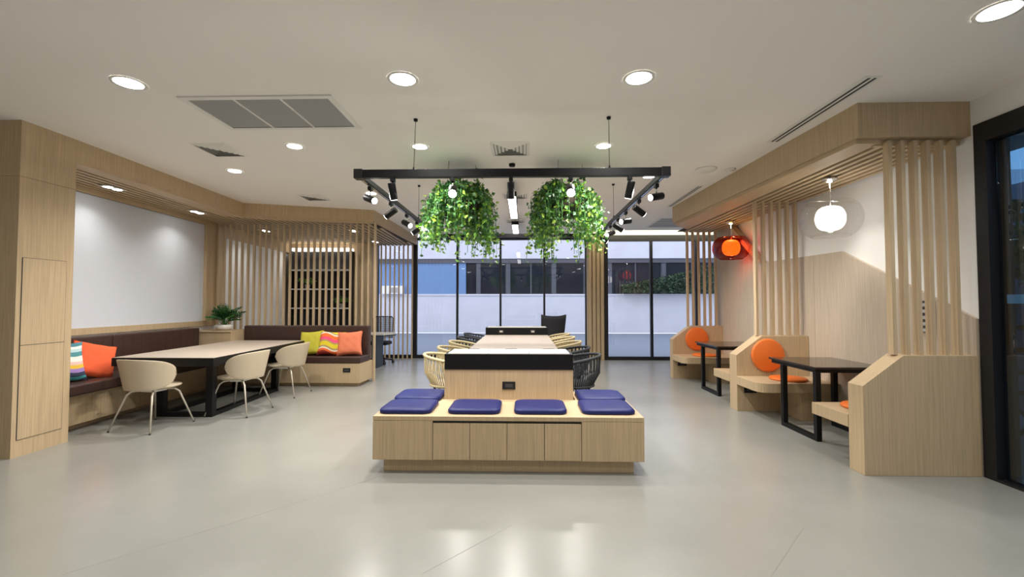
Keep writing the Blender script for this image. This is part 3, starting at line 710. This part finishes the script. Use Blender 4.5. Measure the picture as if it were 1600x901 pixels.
# ================================================================== RIGHT: booths
def divider(y0, y1, label, near_seat, far_seat):
    d = thing('booth_bench', (3.2, (y0+y1)/2, 0), label, 'bench', 'oak booth benches')
    MB().prism([(2.76, 0), (3.688, 0), (3.688, .97), (3.09, .97), (2.76, .722)], y0, y1, 'y').build('divider_panel', 'oak', d, .003)
    if near_seat:
        a, r = y0-near_seat, .12
        arc = [(2.755+r-r*math.sin(t_*PI/12), a+r-r*math.cos(t_*PI/12)) for t_ in range(0, 7)]
        MB().prism([(3.688, a)][::1]+[(3.688, y0-.001), (2.755, y0-.001)]+arc[::-1], .345, .452, 'z').build('seat', 'oak', d, .003)
        outlet(d, (2.93, y0-.001, .28), 'y-', .16, .09)
        bx(3.3, 3.688, y0-near_seat+.1, y0-.002, 0, .345).build('seat_base', 'oak', d)
    if far_seat:
        MB().prism([(2.755, y1+.001), (3.688, y1+.001), (3.688, y1+far_seat), (2.755, y1+far_seat)], .345, .452, 'z').build('seat', 'oak', d, .003)
        bx(3.3, 3.688, y1+.002, y1+far_seat-.1, 0, .345).build('seat_base', 'oak', d)
    return d
divider(3.755, 3.925, 'nearest oak booth bench, its slanted end panel at the right front', 0, .48)
divider(5.93, 6.13, 'middle oak booth bench with seats on both sides', .56, .50)
divider(8.44, 8.60, 'farthest oak booth bench, near the window', .56, 0)
vs_ = bx(-.016, .016, -.03, .03, 0, 2.764-.972).mesh('slat', 'oak_slat')
for y, lab in ((3.84, 'oak slat screen rising from the nearest booth panel'), (6.03, 'oak slat screen rising from the middle booth panel'), (8.52, 'oak slat screen on the farthest booth panel, in front of the window')):
    s = thing('slat_screen', (3.3, y, .971), lab, 'screen', 'slat screens on the booth dividers')
    for i in range(6): share('slat', vs_, (3.075+.105*i, y, .971), s)
disc = [(.001, 0), (.195, 0), (.208, .008), (.212, .02), (.208, .034), (.19, .042), (.001, .045)]
seat_disc = [(.001, 0), (.20, 0), (.21, .008), (.21, .02), (.198, .029), (.001, .031)]
dmesh = MB().lathe(disc, n=40).mesh('back_cushion', 'orange_leather'); smesh = MB().lathe(seat_disc, n=40).mesh('seat_pad', 'orange_leather')
def single(name, me, loc, rot, label, cat, group=None):
    o = bpy.data.objects.new(name, me); COL.objects.link(o); o.location = loc; o.rotation_euler = rot; return tag(o, label, cat, group)
single('back_cushion', dmesh, (3.15, 5.929, .725), (PI/2, 0, 0), 'round orange back cushion on the middle booth panel', 'cushion', 'round orange booth cushions')
single('back_cushion', dmesh, (3.20, 8.439, .735), (PI/2, 0, 0), 'round orange back cushion on the farthest booth panel', 'cushion', 'round orange booth cushions')
single('seat_pad', smesh, (3.26, 5.66, .4525), (0, 0, 0), 'flat round orange pad on the middle booth seat', 'cushion', 'round orange booth cushions')
single('seat_pad', smesh, (3.24, 8.17, .4525), (0, 0, 0), 'flat round orange pad on the farthest booth seat', 'cushion', 'round orange booth cushions')
single('seat_pad', smesh, (3.10, 4.15, .4525), (0, 0, 0), 'flat round orange pad on the nearest booth seat, mostly behind the end panel', 'cushion', 'round orange booth cushions')
def booth_table(y0, y1, label, dx=0):
    t_ = thing('booth_table', (3.3, (y0+y1)/2, 0), label, 'table', 'black booth tables')
    bx(2.94+dx, 3.685, y0, y1, .728, .75).build('table_top', 'smoked_top', t_, .004)
    bx(2.96+dx, 3.67, y0+.03, y1-.03, .69, .7275).build('under_frame', 'black_metal', t_)
    for x in (2.955+dx, 3.52):
        for y in (y0+.02, y1-.27): bx(x, x+.05, y, y+.05, 0, .69).build('leg', 'black_metal', t_)
        bx(x, x+.05, y0+.07, y1-.27, 0, .045).build('floor_rail', 'black_metal', t_)
booth_table(4.63, 5.50, 'glossy black table with open frame legs in the near booth')
booth_table(6.82, 7.70, 'glossy black table with open frame legs in the far booth', -.05)
# pendant lamps
def pendant(x, y, z, rr, hh, glassm, inner, label, power, col, canopy_z=2.728):
    p_ = thing('pendant_lamp', (x, y, canopy_z), label, 'lamp')
    MB().lathe([(.001, -.03), (.03, -.03), (.065, -.018), (.075, 0), (.001, 0)], (x, y, canopy_z), 24).build('canopy', 'chrome', p_)
    MB().lathe([(.001, -.038), (.024, -.036), (.026, -.03), (.001, -.0299)], (x, y, canopy_z), 16).build('spot_lens', 'lamp_lens', p_)
    MB().tube([(x, y, z+hh*.5), (x+.01, y, (z+canopy_z)/2+.03), (x, y, canopy_z-.03)], .004, 6).build('cord', 'chrome', p_)
    n = 20
    prof = []
    for i in range(n+1):
        a = -PI/2+PI*i/n
        r = rr*abs(math.cos(a))**.62; zz = hh*math.sin(a)
        if zz > hh*.86: continue
        if zz < -hh*.93: continue
        prof.append((r, zz))
    MB().lathe(prof, (x, y, z), 40).build('glass_shade', glassm, p_)
    MB().tube([(x+prof[-1][0]*math.cos(2*PI*i/40), y+prof[-1][0]*math.sin(2*PI*i/40), z+prof[-1][1]) for i in range(40)], .0045, 6, closed=True).build('shade_rim', glassm, p_)
    MB().tube([(x+prof[0][0]*math.cos(2*PI*i/40), y+prof[0][0]*math.sin(2*PI*i/40), z+prof[0][1]) for i in range(40)], .0045, 6, closed=True).build('shade_rim', glassm, p_)
    pr = []
    for i in range(17):
        a = -PI/2+PI*i/16; pr.append((max(.001, rr*.48*abs(math.cos(a))**.62), .13*math.sin(a)))
    MB().lathe(pr, (x, y, z), 32).build('inner_globe', inner, p_)
    area('spot', (x, y, canopy_z-.04), power, .08, 92, col, p_)
    for k_ in (-1, 1): MB().tube([(x, y, z+hh*.86), (x+k_*prof[-1][0], y, z+hh*.86)], .003, 5).build('spider', 'chrome', p_)
pendant(3.27, 4.85, 2.30, .29, .215, 'lamp_glass_clear', 'globe_white', 'clear glass pendant lamp with a glowing white inner globe', 11, LAMP)
pendant(3.385, 7.4, 2.30, .285, .205, 'lamp_glass_red', 'globe_orange', 'red glass pendant lamp with a glowing orange inner globe', 11, LAMP)

# ================================================================== HANGING TRACK
tr = thing('lighting_track', (-.12, 5.9, 2.57), 'black rectangular lighting track hung above the long table', 'track')
tx0, tx1, ty0, ty1, tz = -1.50, 1.26, 4.0, 7.75, 2.57
bx(tx0-.02, tx1+.02, ty0-.025, ty0+.025, tz-.04, tz+.035).build('front_bar', 'black_metal', tr, .004)
bx(tx0-.02, tx1+.02, ty1-.02, ty1+.02, tz-.03, tz+.03).build('rear_bar', 'black_metal', tr, .004)
for x in (tx0, tx1):
    sbar = bx(x-.022, x+.022, ty0+.025, ty1-.02, tz-.03, tz+.02).build('side_bar', 'black_metal', tr, .003)
    bx(x-.008, x+.008, ty0+.03, ty1-.03, tz-.034, tz-.0301).build('conductor_slot', 'chrome', sbar)
    bx(x-.04, x+.04, ty0-.035, ty0+.05, tz-.045, tz+.04).build('corner_joint', 'black_gloss', tr, .004)
for x, y, x2 in ((-1.0, ty0, -.99), (.765, ty0, .765), (tx0, 6.3, tx0), (tx1, 6.3, tx1), (-1.0, ty1, -1.0), (.765, ty1, .765)):
    MB().tube([(x, y, tz+.03), (x2, y+.02, CZ-.002)], .0028, 6).build('cable', 'wire', tr)
    MB().lathe([(.001, -.02), (.018, -.02), (.02, 0), (.001, 0)], (x2, y+.02, CZ-.001), 12).build('ceiling_cup', 'black_metal', tr)
    MB().cyl((x, y, tz+.03), (x, y, tz+.06), .012, .006, 10).build('cable_grip', 'black_metal', tr)
def spot(x, y, d, on, label, big=1.0):
    d = Vector(d).normalized()
    s = thing('track_spotlight', (x, y, tz-.035), label, 'spotlight', 'black spotlights on the hanging track')
    bx(x-.018, x+.018, y-.03, y+.03, tz-.075, tz-.04).build('adapter', 'black_metal', s, .003)
    MB().cyl((x, y, tz-.13), (x, y, tz-.075), .007, n=8).build('stem', 'chrome', s)
    c = Vector((x, y, tz-.16)); L, r = .075*big, .034*big
    MB().cyl(c-d*L, c+d*L, r, n=20).build('head', 'black_metal', s, .004)
    MB().cyl(c+d*(L-.002), c+d*(L+.004), r*.86, n=20).build('lens', 'lamp_lens' if on else 'lamp_lens_soft', s)
    area('beam', tuple(c+d*(L+.02)), 11 if on else 7, .06, 75, LAMP, s, d)
ls = [4.30, 4.98, 5.66, 6.20]; rs = [4.27, 4.92, 5.56, 6.02, 6.55, 7.15]
on_ = ['nearest', 'second', 'third', 'fourth', 'fifth', 'farthest']
dl = [(.75, -.55, -.35), (-.8, .2, -.5), (.7, -.5, -.4), (-.8, -.1, -.5)]
for i, y in enumerate(ls): spot(tx0, y, dl[i], i % 2 == 0, f'black spotlight, {on_[i]} on the left bar of the hanging track')
drr = [(-.8, -.4, -.2), (.8, .3, -.5), (-.75, -.45, -.15), (.8, .2, -.5), (-.7, -.5, -.3), (.8, 0, -.5)]
for i, y in enumerate(rs): spot(tx1, y, drr[i], i % 2 == 0, f'black spotlight, {on_[i]} on the right bar of the hanging track')
for x, d, on, lab in ((-1.19, (.08, .35, -1), False, 'dark spotlight at the left end of the front track bar'), (-.645, (.10, -.75, -.42), True, 'glaring spotlight left of centre on the front track bar'),
                      (-.118, (0, .3, -1), False, 'dark spotlight in the middle of the front track bar'), (.418, (-.06, -.75, -.42), True, 'glaring spotlight right of centre on the front track bar'),
                      (.945, (-.15, .35, -1), False, 'dark spotlight at the right end of the front track bar')):
    spot(x, ty0, d, on, lab, 1.2 if on else 1.0)
# hanging ivy
def ivy(cx, cy, label, seed, drops):
    random.seed(seed)
    g = thing('hanging_ivy', (cx, cy, 2.35), label, 'plant', 'hanging ivy planters')
    MB().lathe([(.001, 0), (.14, 0), (.23, .10), (.26, .2), (.25, .2), (.22, .11), (.001, .03)], (cx, cy, 2.42), 24).build('basket', 'soil', g)
    for a in (0, 2.1, 4.2):
        MB().tube([(cx+.24*math.cos(a), cy+.24*math.sin(a), 2.61), (cx+.2*math.cos(a), cy+.2*math.sin(a), CZ-.002)], .0025, 5).build('wire', 'wire', g)
    pts = []; cols = []; vines = MB()
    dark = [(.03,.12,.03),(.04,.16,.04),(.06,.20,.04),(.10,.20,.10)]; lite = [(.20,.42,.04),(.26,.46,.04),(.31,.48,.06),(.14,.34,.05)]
    clumps = [(random.uniform(0, 2*PI), random.uniform(.18, .60), random.random()) for _ in range(15)]
    clumps += [(da, .66+ex, .9) for da, ex in drops]
    for i in range(170):
        ca_, cl_, tone = clumps[i % len(clumps)]
        a = ca_+random.gauss(0, .16); r0 = random.uniform(.10, .34)
        L = cl_*random.uniform(.45, 1.0)+.12
        r1 = min(.44, r0+random.uniform(.04, .17)); x0, y0 = cx+r0*math.cos(a), cy+r0*math.sin(a)*.9; x1, y1 = cx+r1*math.cos(a), cy+r1*math.sin(a)*.9
        ztop = 2.66+random.uniform(-.08, .12)+.14*max(0, (.34-r0)/.22)
        P = [Vector((cx+.15*math.cos(a), cy+.15*math.sin(a), 2.58)), Vector((x0, y0, ztop)), Vector((x1, y1, ztop-.12)), Vector((x1+random.gauss(0, .03), y1+random.gauss(0, .03), max(1.86, ztop-.12-L)))]
        vines.tube(P, .003, 4, caps=False)
        n = int(34*(L+.35))
        for k_ in range(n):
            t_ = random.random()
            if t_ < .25: q = P[0].lerp(P[1], t_*4)
            elif t_ < .45: q = P[1].lerp(P[2], (t_-.25)*5)
            else: q = P[2].lerp(P[3], (t_-.45)/.55)
            pts.append(q+Vector((random.gauss(0, .028), random.gauss(0, .028), random.gauss(0, .02))))
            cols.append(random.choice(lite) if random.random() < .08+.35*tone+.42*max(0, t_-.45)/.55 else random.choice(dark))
    for k_ in range(10):   # shoots climbing the wire
        q = Vector((cx+.2, cy+.02, 2.6+.045*k_))
        for _ in range(3): pts.append(q+Vector((random.gauss(0, .025), random.gauss(0, .025), 0))); cols.append(random.choice(dark))
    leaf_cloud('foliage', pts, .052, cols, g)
    vines.build('vine_stems', 'plant_mid', g)
ivy(-.79, 5.4, 'trailing green ivy planter under the track, left of the two', 11, [(4.9, .10), (5.9, .06)])
ivy(.50, 5.4, 'trailing green ivy planter under the track, right of the two', 23, [(3.6, .14), (5.2, .04)])
# linear pendants
def linear(y0, y1, label):
    l_ = thing('linear_lamp', (-.17, (y0+y1)/2, 2.86), label, 'lamp', 'linear lamps over the long table')
    bx(-.235, -.105, y0, y1, 2.862, 2.93).build('housing', 'black_metal', l_, .003)
    bx(-.225, -.115, y0+.01, y1-.01, 2.852, 2.862).build('diffuser', 'lamp_lens_soft', l_)
    for y in (y0+.2, y1-.2): MB().cyl((-.17, y, 2.93), (-.17, y, CZ-.001), .003, n=6).build('wire', 'wire', l_)
    area('lamp', (-.17, (y0+y1)/2, 2.845), 42, .10, 165, LAMP, l_, (0, 0, -1), 'RECTANGLE', y1-y0-.05)
linear(6.1, 7.7, 'bright linear lamp over the middle of the long table, nearer one')
linear(8.35, 9.9, 'bright linear lamp over the far end of the long table, farther one')
rz_ = tag(MB().lathe([(.001, -.03), (.035, -.03), (.04, 0), (.001, 0)], (-.145, 5.37, CZ-.001), 20).build('ceiling_rosette', 'black_metal'), 'small black ceiling rosette between the two ivy planters', 'ceiling fitting')

# ================================================================== CEILING FITTINGS
def downlight(x, y, label, r=.10, power=42):
    d = thing('downlight', (x, y, CZ), label, 'light', 'round recessed downlights')
    MB().lathe([(r*.86, -.004), (r*1.08, -.008), (r*1.1, -.001)], (x, y, CZ), 32).build('trim_ring', 'vent_white', d)
    MB().lathe([(.001, -.0055), (r*.88, -.0055)], (x, y, CZ), 32).build('lens', 'lamp_lens', d)
    area('lamp', (x, y, CZ-.02), power, r*1.7, 142, LAMP, d)
for x, y, lab in ((-3.02, 3.29, 'round downlight at the upper left, left of the large grille'), (-.91, 3.29, 'round downlight in front of the track, left of centre'), (.858, 3.32, 'round downlight in front of the track, right of centre'),
                  (2.734, 2.6, 'round downlight at the upper right corner of the ceiling'), (-2.46, 4.69, 'small round downlight just beyond the large grille'), (-1.12, 4.74, 'small round downlight above the left of the track'),
                  (.852, 4.77, 'small round downlight above the right of the track'), (-3.685, 5.56, 'small round downlight near the left soffit'), (-2.35, 6.77, 'small round downlight left of the track beyond its corner')):
    downlight(x, y, lab, .105 if y < 3.5 else .085, 38 if y < 3.5 else 50)
for row, yy in (('first row', .9), ('second row', -1.6)):  # unseen rows added behind the camera to light the room
    for nm, x in (('far left', -3.0), ('left of centre', -.9), ('right of centre', .9), ('far right', 2.7)): downlight(x, yy if x < 2.5 or yy < 0 else .6, f'added unseen downlight behind the viewpoint, {row}, {nm}', .105, 18)
downlight(-1.15, 8.0, 'small round downlight behind the left ivy planter', .085, 55)
downlight(.86, 8.0, 'small round downlight behind the right ivy planter', .085, 55)
downlight(1.66, 5.95, 'small round downlight just beyond the right end of the front track bar', .085, 55)
def dual(x, y, z, label, power=7.5):
    d = thing('slat_downlight', (x, y, z), label, 'light', 'twin downlights in the slatted soffit')
    bx(x-.07, x+.07, y-.13, y+.13, z-.012, z).build('housing', 'vent_white', d, .003)
    for k_ in (-1, 1):
        MB().lathe([(.001, -.018), (.042, -.016), (.05, -.012)], (x, y+.065*k_, z), 20).build('lens', 'lamp_lens', d)
    area('lamp', (x, y, z-.03), power, .14, 125, LAMP, d)
dual(-5.15, 5.43, 2.844, 'twin downlight in the slatted soffit near the column')
dual(-5.18, 6.92, 2.844, 'twin downlight in the slatted soffit near the end of the white panel')
dual(-5.16, 8.75, 2.844, 'twin downlight behind the left part of the slat screen')
dual(-3.4, 8.8, 2.844, 'twin downlight behind the right part of the slat screen')
dual(-3.5, 10.4, 2.844, 'twin downlight above the office desk')
# large return grille
gr = thing('return_grille', (-2.19, 3.86, CZ), 'large three bay return air grille in the ceiling', 'vent')
gx0, gx1, gy0, gy1 = -2.83, -1.555, 3.52, 4.21
MB().box(gx0, gx1, gy0, gy0+.05, CZ-.012, CZ).box(gx0, gx1, gy1-.05, gy1, CZ-.012, CZ).box(gx0, gx0+.05, gy0+.05, gy1-.05, CZ-.012, CZ).box(gx1-.05, gx1, gy0+.05, gy1-.05, CZ-.012, CZ).build('frame', 'vent_white', gr)
bx(gx0+.04, gx1-.04, gy0+.04, gy1-.04, CZ-.002, CZ+.004).build('backing', 'vent_dark', gr)
for i in range(3):
    a = gx0+.05+i*(gx1-gx0-.1)/3; b_ = a+(gx1-gx0-.1)/3
    lb = MB()
    for k_ in range(26):
        y = gy0+.055+k_*(gy1-gy0-.12)/26
        lb.add([(a+.008, y, CZ-.003), (b_-.008, y, CZ-.003), (b_-.008, y+.017, CZ-.011), (a+.008, y+.017, CZ-.011)], [(0, 1, 2, 3)])
    lb.build('louver_bank', 'vent_grey', gr)
    if i: bx(a-.008, a+.008, gy0+.05, gy1-.05, CZ-.013, CZ-.002).build('divider_bar', 'vent_white', gr)
def diffuser(x0, x1, y0, y1, label):
    d = thing('air_diffuser', ((x0+x1)/2, (y0+y1)/2, CZ), label, 'vent', 'square ceiling air diffusers')
    bx(x0+.03, x1-.03, y0+.03, y1-.03, CZ-.0015, CZ+.003).build('backing', 'diffuser_grey', d)
    n = 5; cx, cy = (x0+x1)/2, (y0+y1)/2
    for i in range(n):
        s0 = 1-i*.19; s1 = s0-(.16 if i == 0 else .115)
        hx, hy = (x1-x0)/2, (y1-y0)/2
        vs = []
        for s_, z in ((s0, CZ-.003 if i else CZ-.001), (s1, CZ-.014)):
            vs += [(cx-hx*s_, cy-hy*s_, z), (cx+hx*s_, cy-hy*s_, z), (cx+hx*s_, cy+hy*s_, z), (cx-hx*s_, cy+hy*s_, z)]
        MB().add(vs, [(j, 4+j, 4+(j+1) % 4, (j+1) % 4) for j in range(4)]).build('vane' if i else 'frame', 'vent_white', d)
diffuser(-3.53, -3.15, 4.57, 5.0, 'square air diffuser left of the large grille, over the dining table')
diffuser(-.36, .06, 4.61, 5.06, 'square air diffuser above the track, in the middle of the ceiling')
diffuser(-3.53, -3.15, 6.8, 7.2, 'square air diffuser in front of the slat screen soffit')
diffuser(-.34, .07, 6.78, 7.15, 'square air diffuser above the nearer linear lamp')
diffuser(-.38, .02, 8.9, 9.3, 'square air diffuser above the farther linear lamp')
def slot(x0, x1, y0, y1, label):
    d = thing('slot_diffuser', ((x0+x1)/2, (y0+y1)/2, CZ), label, 'vent', 'linear slot diffusers')
    bx(x0, x1, y0, y1, CZ-.005, CZ+.002).build('frame', 'vent_white', d)
    w = (x1-x0)
    for k_ in (.28, .62): bx(x0+w*k_, x0+w*(k_+.16), y0+.02, y1-.02, CZ-.0065, CZ-.004).build('slot', 'vent_dark', d)
slot(2.53, 2.66, 3.34, 4.70, 'long twin slot diffuser in the ceiling beside the right soffit, nearer one')
slot(2.48, 2.58, 6.45, 7.83, 'long twin slot diffuser beside the right soffit, farther one')
fg = thing('louvred_grille', (2.95, 9.4, CZ), 'grey louvred ceiling grille near the right window', 'vent')
bx(2.68, 3.6, 8.87, 10.0, CZ-.006, CZ).build('frame', 'vent_white', fg)
for i in range(4): bx(2.74, 3.55, 8.95+.26*i, 9.13+.26*i, CZ-.016, CZ-.006).build('louver', 'vent_grey', fg)
tag(MB().lathe([(.001, -.03), (.09, -.028), (.125, -.012), (.13, 0), (.001, 0)], (2.285, 5.64, CZ-.001), 28).build('ceiling_speaker', 'vent_white'), 'white round ceiling speaker between the track and right soffit', 'speaker')
sd_ = tag(MB().lathe([(.001, -.035), (.03, -.035), (.035, -.02), (.06, -.018), (.065, 0), (.001, 0)], (2.59, 5.65, CZ-.001), 24).build('smoke_detector', 'vent_white'), 'small white smoke detector beside the right soffit', 'detector')
